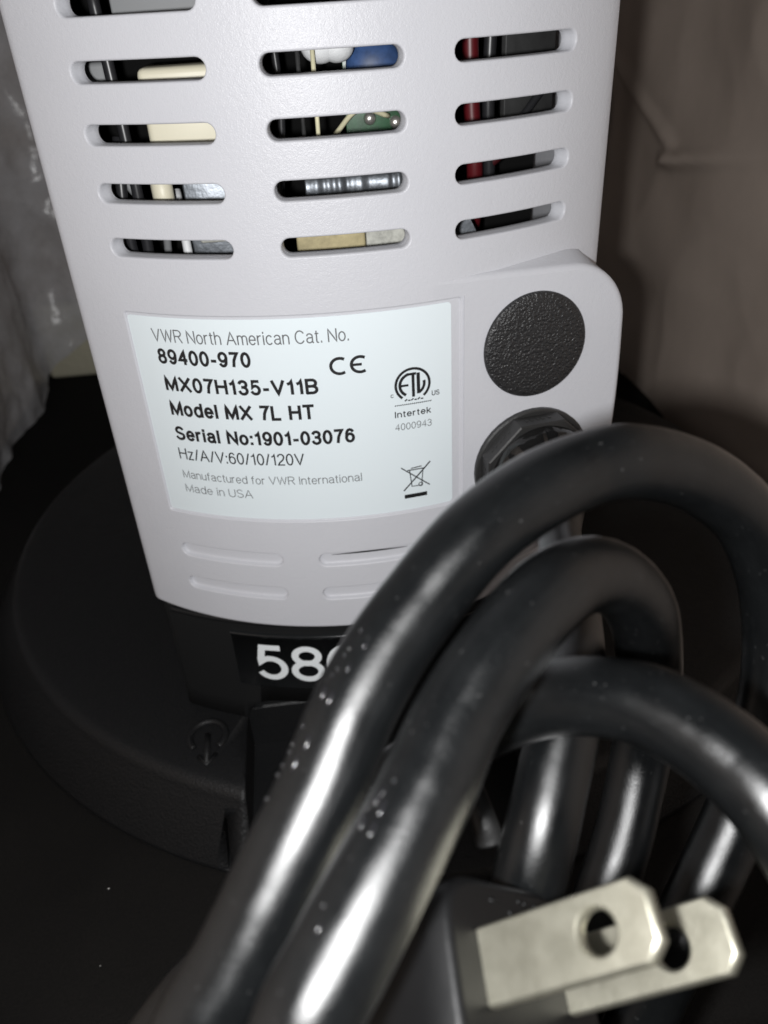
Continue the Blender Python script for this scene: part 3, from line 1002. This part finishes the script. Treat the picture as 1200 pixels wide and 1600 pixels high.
# base: turned disc with a rounded rim, a channel cut through to the neck
BC = Vector((15.7, 113.6, 0))
b = MB()
prof_b = [(0.01, 18.3), (60, 18.3), (110, 18.3), (130, 18.3), (134.6, 18.3), (135.6, 18.15), (136.5, 17.75), (137.3, 17.2), (137.9, 16.5), (138.4, 15.6), (138.9, 14.4), (148.2, 2.0), (148.6, 0.8), (148.4, 0.35), (147.5, 0.3), (0.01, 0.3)]
n = 220
b.rings([[BC + Vector((r * math.cos(2 * math.pi * k / n), r * math.sin(2 * math.pi * k / n), z)) for k in range(n)] for r, z in prof_b])
bm_base = b.build('round_base', 'base', mixer, loc=(15.7, 113.6, 0))
me = bm_base.data
bmx = bmesh.new(); bmx.from_mesh(me)
bmesh.ops.remove_doubles(bmx, verts=bmx.verts[:], dist=0.00005)
bmesh.ops.recalc_face_normals(bmx, faces=bmx.faces[:])
bmx.to_mesh(me); bmx.free()
b = MB(); b.box((0, -22, 24), (36.4, 36.5, 20))
cut = b.build('cutter', 'inner', None, loc=(0, 0, 0))
boolean(bm_base, cut)
b = MB(); b.box((-42.2, -22, 6.5), (0.35, 14, 4.6))
cut = b.build('cutter', 'inner', None, loc=(0, 0, 0))
boolean(bm_base, cut)
tag(bm_base, 'round textured black base with a rounded rim')
# raised turn-arrow symbol on the base
b = MB()
SX, SY, SZ = -46.9, 6.6, 18.3
ringp = [Vector((SX + 4.8 * math.cos(math.radians(a)), SY + 5.2 * math.sin(math.radians(a)), SZ + 0.1)) for a in range(-52, 233, 8)]
b.tube(ringp, 0.95, 10)
b.tube([Vector((SX, SY + 0.5, SZ + 0.1)), Vector((SX + 0.1, SY - 3, SZ + 0.1)), Vector((SX + 0.3, SY - 9.4, SZ + 0.1))], 0.8, 10)
b.tube([Vector((SX - 1.9, SY - 6.6, SZ + 0.1)), Vector((SX + 0.3, SY - 9.6, SZ + 0.1)), Vector((SX + 2.6, SY - 6.4, SZ + 0.1))], 0.65, 10)
b.build('raised_symbol', 'base', bm_base, loc=(SX, SY, SZ))

# ---- what shows inside through the vents
def part_box(name, mat, x, y, z, bevel=0.4, label=None):
    b = MB()
    b.box(((x[0] + x[1]) / 2, (y[0] + y[1]) / 2, (z[0] + z[1]) / 2), ((x[1] - x[0]) / 2, (y[1] - y[0]) / 2, (z[1] - z[0]) / 2), bevel=bevel)
    o = b.build(name, mat, mixer, loc=((x[0] + x[1]) / 2, (y[0] + y[1]) / 2, z[0]))
    if label: tag(o, label)
    return o
def part_tube(name, mat, pts, r, label=None, n=14):
    b = MB(); b.tube(spline(pts, 6) if len(pts) > 2 else pts, r, n)
    o = b.build(name, mat, mixer, loc=pts[0])
    if label: tag(o, label)
    return o
part_box('terminal_block', 'cream', (-34.2, -19.5), (21, 32), (157.6, 174.5), 1.2, 'cream terminal block behind the left vents')
part_tube('spacer_post', 'cream', [Vector((-33.6, 22, 147.5)), Vector((-33.6, 22, 158.2))], 2.1)
part_box('relay_case', 'shield', (-45.5, -41.0), (30, 35), (165, 175.5), 0.8)
part_box('bracket', 'steel', (-30.0, -19.0), (24, 26), (132, 157), 0.4)
part_box('shield_plate', 'shield', (-36.5, -16), (22, 24), (180, 197), 0.4)
part_tube('wire', 'blackwire', [Vector((-39.2, 24, 130)), Vector((-38.6, 23, 155)), Vector((-39.8, 25, 190))], 1.1)
part_tube('wire', 'blackwire', [Vector((-41.9, 26, 130)), Vector((-42.2, 25, 150)), Vector((-40.8, 27, 163))], 1.1)
part_tube('wire', 'silicone', [Vector((-31.4, 27, 128)), Vector((-31.0, 23.2, 140)), Vector((-32.0, 30, 152))], 0.9)
part_tube('contact_pin', 'pin', [Vector((-2.7, 18, 157)), Vector((-2.4, 18, 176))], 0.42, 'bright metal contact pin')
part_tube('contact_pin', 'darkmetal', [Vector((-5.3, 19, 157)), Vector((-5.1, 19, 178))], 0.4)
b = MB()
for dx, dz, r1, r2 in ((-1.2, 0.6, 3.6, 3.0), (1.8, 0.2, 3.2, 2.6), (0.4, 2.6, 4.6, 3.2)):
    b.ellipsoid((0.4 + dx, 22, 175.6 + dz), (Vector((1, 0, 0)), Vector((0, 1, 0)), EZ), (r1, 3.0, r2), 18, 12)
tag(b.build('sealant_blob', 'silicone', mixer, loc=(0.4, 22, 175)), 'white blob of sealant')
b = MB(); b.ellipsoid((9.6, 27, 172.2), (Vector((1, 0, 0)), Vector((0, 1, 0)), EZ), (5.6, 3.2, 4.6), 24, 16)
tag(b.build('capacitor', 'blue', mixer, loc=(9.6, 27, 168)), 'blue coated disc capacitor')
pcb = part_box('circuit_board', 'pcb', (3.6, 19.5), (30.5, 32), (150, 181), 0.1, 'green circuit board')
for x, z in ((8.4, 162.6), (13.6, 161.6), (11.0, 157.5), (16.5, 165.0)):
    b = MB(); b.ellipsoid((x, 30.4, z), (Vector((1, 0, 0)), EZ, Vector((0, -1, 0))), (1.3, 1.3, 1.0))
    b.build('solder_joint', 'solder', pcb, loc=(x, 30.4, z))
b = MB()
path = [Vector((-6.0 + 20 * k / 80, 22, 152.2)) for k in range(81)]
b.tube(path, [3.0 + 0.55 * noise.noise(Vector((k * 0.17, 2.2, 0))) for k in range(81)], 20)
tag(b.build('threaded_stud', 'steel', mixer, loc=(-6, 22, 152)), 'dull steel stud lying across')
part_box('insulation_block', 'tan', (-8.8, 5.0), (18, 26), (128, 144.4), 0.5, 'tan fibre insulation block')
part_box('insulation_block', 'stone', (5.2, 17.0), (18.2, 26), (128, 144.6), 0.3, 'grey mineral insulation block')
part_tube('wire', 'red', [Vector((29.0, 32, 178)), Vector((29.4, 32, 165)), Vector((30.4, 32.5, 150)), Vector((31, 37, 138))], 1.7, 'red insulated wire behind the right vents')
part_tube('wire', 'blackwire', [Vector((33.8, 34, 180)), Vector((33.4, 34, 165)), Vector((34.6, 36, 142))], 1.3)
b = MB(); ax = (Vector((0.9, 0.43, 0)), Vector((-0.43, 0.9, 0)), EZ)
b.box((41.5, 34, 175), (6.5, 0.7, 21), ax, bevel=0.2)
b.build('side_plate', 'darkmetal', mixer, loc=(41.5, 34, 154))
for pts_, r_, mt_ in (
        ([Vector((-27, 33, 128)), Vector((-26, 29, 140)), Vector((-18, 31, 152)), Vector((-16, 34, 165))], 0.9, 'blackwire'),
        ([Vector((-15, 30, 130)), Vector((-11, 27, 150)), Vector((-9, 31, 168)), Vector((-10, 33, 186))], 0.8, 'blackwire'),
        ([Vector((1, 30, 160)), Vector((6, 25.5, 165)), Vector((12, 29, 163))], 0.5, 'pin'),
        ([Vector((21, 30, 140)), Vector((23, 27, 152)), Vector((36, 29, 158)), Vector((45, 33, 166))], 0.8, 'blackwire'),
        ([Vector((-44, 30, 158)), Vector((-40, 27, 153)), Vector((-36, 30, 145)), Vector((-37, 33, 135))], 0.8, 'shield'),
        ([Vector((33, 36, 150)), Vector((38, 33, 156)), Vector((42, 36, 170))], 0.9, 'darkred')):
    part_tube('wire', mt_, pts_, r_)
part_box('resistor_body', 'stone', (-28.0, -22.0), (21, 24), (143.2, 146.0), 1.0)
b = MB()
tri = [(23.2, 140.2), (29.2, 139.4), (26.6, 144.6), (23.2, 145.2)]
b.rings([[Vector((x, y, z)) for x, z in tri] for y in (20.5, 22)], cap0=True, cap1=True, smooth=False)
b.build('gusset', 'steel', mixer, loc=(25, 21, 140))

# ------------------------------------------------------------------ power cord and plug
CABLE = [
    (38.09, 2.12, 94.0),
    (39.24, -4.78, 94.0),
    (40.22, -10.7, 94.0),
    (33.25, -29.85, 98.78),
    (27.76, -50.74, 104.59),
    (21.55, -70.85, 111.49),
    (16.5, -84.17, 113.37),
    (13.46, -89.81, 110.77),
    (10.59, -94.94, 107.12),
    (8.54, -97.94, 101.71),
    (6.97, -98.63, 89.09),
    (4.84, -98.89, 68.26),
    (-7.78, -109.29, 50.73),
    (-22.88, -120.78, 64.18),
    (-26.27, -120.18, 101.3),
    (-24.27, -113.69, 112.41),
    (-19.81, -109.65, 117.33),
    (-15.7, -105.21, 121.91),
    (-11.63, -100.63, 126.15),
    (-8.17, -95.74, 130.04),
    (-4.66, -91.81, 132.84),
    (-1.13, -88.75, 135.23),
    (5.52, -84.2, 139.38),
    (12.35, -80.52, 141.32),
    (17.44, -78.29, 141.73),
    (22.0, -76.94, 141.64),
    (27.86, -75.23, 139.51),
    (33.78, -73.82, 136.02),
    (39.93, -73.28, 130.31),
    (43.66, -74.61, 123.26),
    (45.49, -76.59, 114.97),
    (45.21, -79.51, 106.8),
    (42.98, -83.06, 99.26),
    (38.74, -87.54, 91.86),
    (33.67, -92.14, 85.99),
    (29.05, -96.08, 81.19),
    (22.26, -101.44, 68.46),
    (6.51, -115.3, 54.38),
    (-9.57, -127.17, 74.45),
    (-16.84, -122.2, 114.08),
    (-14.1, -117.43, 121.74),
    (-11.37, -114.4, 123.98),
    (-8.4, -110.97, 125.94),
    (-5.21, -107.09, 127.71),
    (-2.3, -103.25, 129.39),
    (0.73, -99.16, 131.46),
    (5.73, -94.28, 134.07),
    (10.93, -89.36, 134.94),
    (14.55, -86.03, 134.09),
    (18.14, -83.31, 132.31),
    (21.78, -81.39, 129.3),
    (25.39, -79.68, 124.13),
    (29.0, -76.7, 114.5),
    (31.48, -74.75, 103.14),
    (30.53, -76.85, 94.32),
    (26.89, -82.84, 86.51),
    (23.19, -87.59, 81.51),
    (19.58, -92.24, 76.69),
    (14.77, -97.23, 61.1),
    (0.1, -103.75, 27.24),
    (-31.02, -106.17, 26.84),
    (-40.92, -102.32, 71.75),
    (-31.12, -97.69, 87.45),
    (-20.23, -94.48, 95.6),
    (-8.88, -90.36, 106.11),
    (0.32, -88.14, 113.45),
    (7.05, -87.95, 118.28),
    (11.82, -89.1, 121.16),
    (16.05, -92.04, 123.81),
    (19.63, -95.65, 125.7),
    (22.57, -100.04, 126.33),
    (24.71, -104.22, 126.08),
    (26.34, -108.46, 125.13),
    (29.27, -112.84, 119.72),
    (37.32, -114.68, 99.62),
    (45.48, -115.25, 46.67),
    (12.48, -123.59, 16.81),
    (-33.87, -112.63, 5.59),
    (-57.91, -96.87, 30.26),
    (-49.45, -94.35, 59.65),
    (-33.14, -98.76, 73.75),
    (-21.29, -101.96, 84.01),
]
BUMPS = [
    (-6.78, -92.16, 136.21, 0.63, 0.62, 0.46, -0.53, -0.09, 0.84, 0),
    (-6.5, -93.78, 135.95, 0.62, 0.64, 0.45, -0.31, -0.34, 0.89, 1),
    (-7.93, -93.39, 135.37, 0.61, 0.65, 0.45, -0.53, -0.1, 0.84, 0),
    (-8.44, -93.73, 135.0, 0.6, 0.66, 0.46, -0.55, -0.07, 0.83, 0),
    (-8.17, -95.15, 134.84, 0.59, 0.67, 0.46, -0.37, -0.29, 0.88, 1),
    (-9.18, -94.68, 134.4, 0.58, 0.67, 0.47, -0.55, -0.1, 0.83, 0),
    (-9.69, -95.06, 134.01, 0.57, 0.67, 0.48, -0.58, -0.08, 0.81, 0),
    (-10.62, -96.18, 133.18, 0.53, 0.67, 0.51, -0.61, -0.11, 0.79, 2),
    (-10.04, -97.04, 133.34, 0.53, 0.67, 0.51, -0.44, -0.29, 0.85, 2),
    (-12.68, -97.73, 131.06, 0.46, 0.7, 0.55, -0.77, 0.01, 0.64, 0),
    (-12.42, -99.56, 130.99, 0.46, 0.69, 0.55, -0.57, -0.25, 0.79, 2),
    (-13.75, -98.43, 129.69, 0.46, 0.69, 0.56, -0.83, 0.13, 0.54, 0),
    (-14.07, -98.88, 129.3, 0.47, 0.68, 0.56, -0.83, 0.14, 0.54, 0),
    (-13.62, -100.59, 129.77, 0.49, 0.67, 0.56, -0.63, -0.17, 0.76, 2),
    (-14.82, -99.3, 128.2, 0.5, 0.66, 0.56, -0.85, 0.26, 0.45, 0),
    (-15.28, -99.83, 127.67, 0.52, 0.64, 0.56, -0.84, 0.29, 0.46, 0),
    (-16.45, -101.11, 126.4, 0.55, 0.62, 0.56, -0.83, 0.32, 0.46, 0),
    (-5.62, -105.43, 132.06, 0.57, 0.76, 0.32, -0.45, -0.04, 0.89, 0),
    (-7.07, -106.17, 131.21, 0.58, 0.75, 0.32, -0.57, 0.09, 0.81, 2),
    (-6.84, -107.27, 131.36, 0.58, 0.74, 0.33, -0.42, -0.07, 0.9, 2),
    (-8.43, -107.66, 130.43, 0.6, 0.74, 0.32, -0.59, 0.13, 0.8, 2),
    (-7.76, -108.63, 130.84, 0.6, 0.73, 0.32, -0.39, -0.08, 0.92, 2),
    (-12.45, -114.18, 128.02, 0.6, 0.68, 0.41, -0.44, -0.15, 0.88, 1),
    (-11.96, -112.71, 128.43, 0.6, 0.69, 0.39, -0.53, -0.02, 0.85, 0),
    (-6.52, -105.93, 131.56, 0.58, 0.75, 0.32, -0.52, 0.04, 0.85, 1),
    (-7.91, -106.55, 130.63, 0.59, 0.74, 0.33, -0.64, 0.18, 0.75, 0),
]
cord = empty('power_cord', (20, -90, 0.0))
tag(cord, 'thick black power cord coiled in front of the mixer with metal bladed plug', 'power cord')
path = spline(CABLE, 14)
mb = MB()
NR = 28
fr = frames(path)
rings = []
for p, a, c in fr:
    r4 = 4.0 + 0.07 * noise.noise(p * 0.13) + 0.03 * noise.noise(p * 0.5)
    rings.append([p + a * (r4 * math.cos(2 * math.pi * k / NR)) + c * (r4 * math.sin(2 * math.pi * k / NR)) for k in range(NR)])
mb.rings(rings, cap0=True, cap1=True)
cable = mb.build('cable', 'cable', cord, loc=(20, -90, 0))
uvl = cable.data.uv_layers.new(name='UVMap')
length = [0.0]
for i in range(1, len(path)):
    length.append(length[-1] + (path[i] - path[i - 1]).length)
for poly in cable.data.polygons:
    ks = [cable.data.loops[li].vertex_index % NR for li in poly.loop_indices]
    wrap = max(ks) - min(ks) > 2 and len(ks) == 4
    for li in poly.loop_indices:
        vi = cable.data.loops[li].vertex_index
        k = vi % NR
        if wrap and k == 0: k = NR
        uvl.data[li].uv = (k / NR, length[min(vi // NR, len(length) - 1)] / 25.0)
tag(cable, 'thick black rubber jacketed cable in loops')
mb = MB()
for x, y, z, tx, ty, tz, nx, ny, nz, k in BUMPS:
    t = Vector((tx, ty, tz)).normalized(); nn = Vector((nx, ny, nz)); nn = (nn - t * nn.dot(t)).normalized()
    ln, wd = ((0.18, 0.12), (0.45, 0.15), (0.72, 0.22))[k]
    mb.ellipsoid((x, y, z), (t, nn.cross(t), nn), (ln, wd, 0.11), 12, 8)
mb.build('embossed_lettering', 'gloss', cable, loc=(-10, -100, 130))

# plug: T = along the blades, N = across from blade to blade, W = towards the earth pin
PC = Vector((5.39, -109.17, 107.08))
T = Vector((.74, -.2, .64)).normalized()
N = Vector((.67, .19, -.72)); N = (N - T * N.dot(T)).normalized()
Wd = N.cross(T)
if Wd.y > 0: Wd = -Wd
def pl(t, n_, w_):
    return PC + T * t + N * n_ + Wd * w_
def sring(t, hn, hw, cw, ex, n_=48):
    out = []
    for k in range(n_):
        a = 2 * math.pi * k / n_
        c, s = math.cos(a), math.sin(a)
        out.append(pl(t, hn * math.copysign(abs(c) ** (2 / ex), c), cw + hw * math.copysign(abs(s) ** (2 / ex), s)))
    return out
mb = MB()
secs = [(0.0, 10.4, 11.6, 4.6, 6), (-0.15, 10.9, 12.1, 4.6, 6), (-0.6, 11.25, 12.45, 4.6, 6), (-4, 11.3, 12.5, 4.6, 6), (-9, 11.0, 12.0, 4.3, 5), (-16, 9.4, 9.8, 3.0, 4), (-22, 7.6, 7.6, 1.4, 3), (-27, 6.6, 6.6, 0.5, 2.4)]
k = -27.5
while k > -44:
    secs += [(k, 6.2, 6.2, 0.2, 2), (k - 1.4, 6.2, 6.2, 0.1, 2), (k - 1.5, 5.0, 5.0, 0, 2), (k - 2.4, 5.0, 5.0, 0, 2)]
    k -= 2.5
mb.rings([sring(*s) for s in secs], cap0=True, cap1=True)
plug = mb.build('plug', 'rubber', cord, loc=PC)
tag(plug, 'black moulded plug body')
mb = MB()
for n_, w_, a_, c_ in ((-3.6, -5.9, 0.7, 0.32), (-1.0, -5.1, 0.5, 0.35), (0.7, -6.3, 0.35, 0.22), (3.3, -6.2, 0.3, 0.25), (2.3, -5.7, 0.3, 0.2), (1.6, -6.2, 0.3, 0.2)):
    mb.ellipsoid(pl(0.0, n_, w_), (N, Wd, T), (a_, c_, 0.22), 10, 6)
mb.build('raised_marking', 'rubber', plug, loc=pl(0, 0, -6))

def blade(n_c, L=17.0):
    H, TH, bv = 6.35 / 2, 0.76, 0.24
    outl = densify([(-1.5, -H), (L - 1.35, -H), (L, -H + 1.3), (L, H - 1.3), (L - 1.35, H), (-1.5, H)], 1.2)
    hole = [(11.7 + 1.75 * math.cos(2 * math.pi * k / 28), 1.75 * math.sin(2 * math.pi * k / 28)) for k in range(28)]
    hole_b = [(11.7 + 2.02 * math.cos(2 * math.pi * k / 28), 2.02 * math.sin(2 * math.pi * k / 28)) for k in range(28)]
    def shrink(lp, d):
        return [(x - (d if x > L - 2.2 else 0) * (1.9 if x > L - 0.6 else 1.0), y - math.copysign(min(d, abs(y)), y) * (1 if abs(y) > H - 1.7 else 0)) for x, y in lp]
    mb = MB()
    inn = shrink(outl, bv)
    V, F = fill(inn, [hole_b])
    for sg in (-1, 1):
        mb.add([pl(x, n_c + sg * TH, y) for x, y in V], F, False)
    mb.rings([[pl(x, n_c - TH, y) for x, y in inn], [pl(x, n_c - TH + 0.12, y) for x, y in shrink(outl, bv * 0.35)], [pl(x, n_c - TH + bv + 0.1, y) for x, y in outl], [pl(x, n_c + TH - bv - 0.1, y) for x, y in outl], [pl(x, n_c + TH - 0.12, y) for x, y in shrink(outl, bv * 0.35)], [pl(x, n_c + TH, y) for x, y in inn]])
    mb.rings([[pl(x, n_c - TH, y) for x, y in hole_b], [pl(x, n_c - TH + 0.25, y) for x, y in hole], [pl(x, n_c + TH - 0.25, y) for x, y in hole], [pl(x, n_c + TH, y) for x, y in hole_b]])
    o = mb.build('blade', 'blade', plug, loc=pl(0, n_c, 0))
    return o
tag(blade(-6.35), 'front metal plug blade with a round hole')
tag(blade(6.35, 17.7), 'rear metal plug blade with a round hole')
mb = MB()
mb.rings([[pl(t, 2.38 * f_ * math.cos(2 * math.pi * k / 24), 11.9 + 2.38 * f_ * math.sin(2 * math.pi * k / 24)) for k in range(24)] for t, f_ in ((-1, 1), (16.5, 1), (18.3, 0.9), (19.6, 0.65), (20.2, 0.25))], cap1=True)
mb.build('earth_pin', 'blade', plug, loc=pl(0, 0, 11.9))

# a scrap of cable tie tucked between the loops
mb = MB()
TIE = [
    (2.54, -83.8, 111.22),
    (4.07, -86.69, 108.82),
    (4.73, -89.24, 106.84),
    (5.2, -91.52, 105.24),
    (5.61, -92.8, 103.34),
]
tp = spline(TIE, 8)
tf = frames(tp)
rr = []
nT = len(tp)
for i, p in enumerate(tp):
    t = (tp[min(i + 1, nT - 1)] - tp[max(i - 1, 0)]).normalized()
    view = Vector((-0.15, -0.75, 0.62)).normalized()
    sd = t.cross(view).normalized()
    up = sd.cross(t)
    f_ = i / (nT - 1)
    w_ = 0.9 + 0.8 * f_
    rr.append([p + sd * (w_ * math.cos(2 * math.pi * k / 12)) + up * ((0.6 + 0.7 * f_) * math.sin(2 * math.pi * k / 12)) for k in range(12)])
mb.rings(rr, cap0=True, cap1=True)
tag(mb.build('cable_tie', 'tie', None, loc=tp[-1]), 'short black cable tie end between the cord loops above the plug', 'cable tie')

# ------------------------------------------------------------------ lint on the floor
mb = MB()
for x, y, r_ in ((-72.6, -22.4, 0.17), (-71.3, -41.6, 0.11), (-104, -8, 0.09)):
    mb.ellipsoid((x, y, 0.35), (Vector((1, 0.3, 0)).normalized(), Vector((-0.3, 1, 0)).normalized(), EZ), (r_ * 1.5, r_ * 0.8, r_ * 0.6), 8, 6)
tag(mb.build('lint', 'lint', None, loc=(-76, -34, 0)), 'tiny pale lint specks on the black floor', kind='stuff')
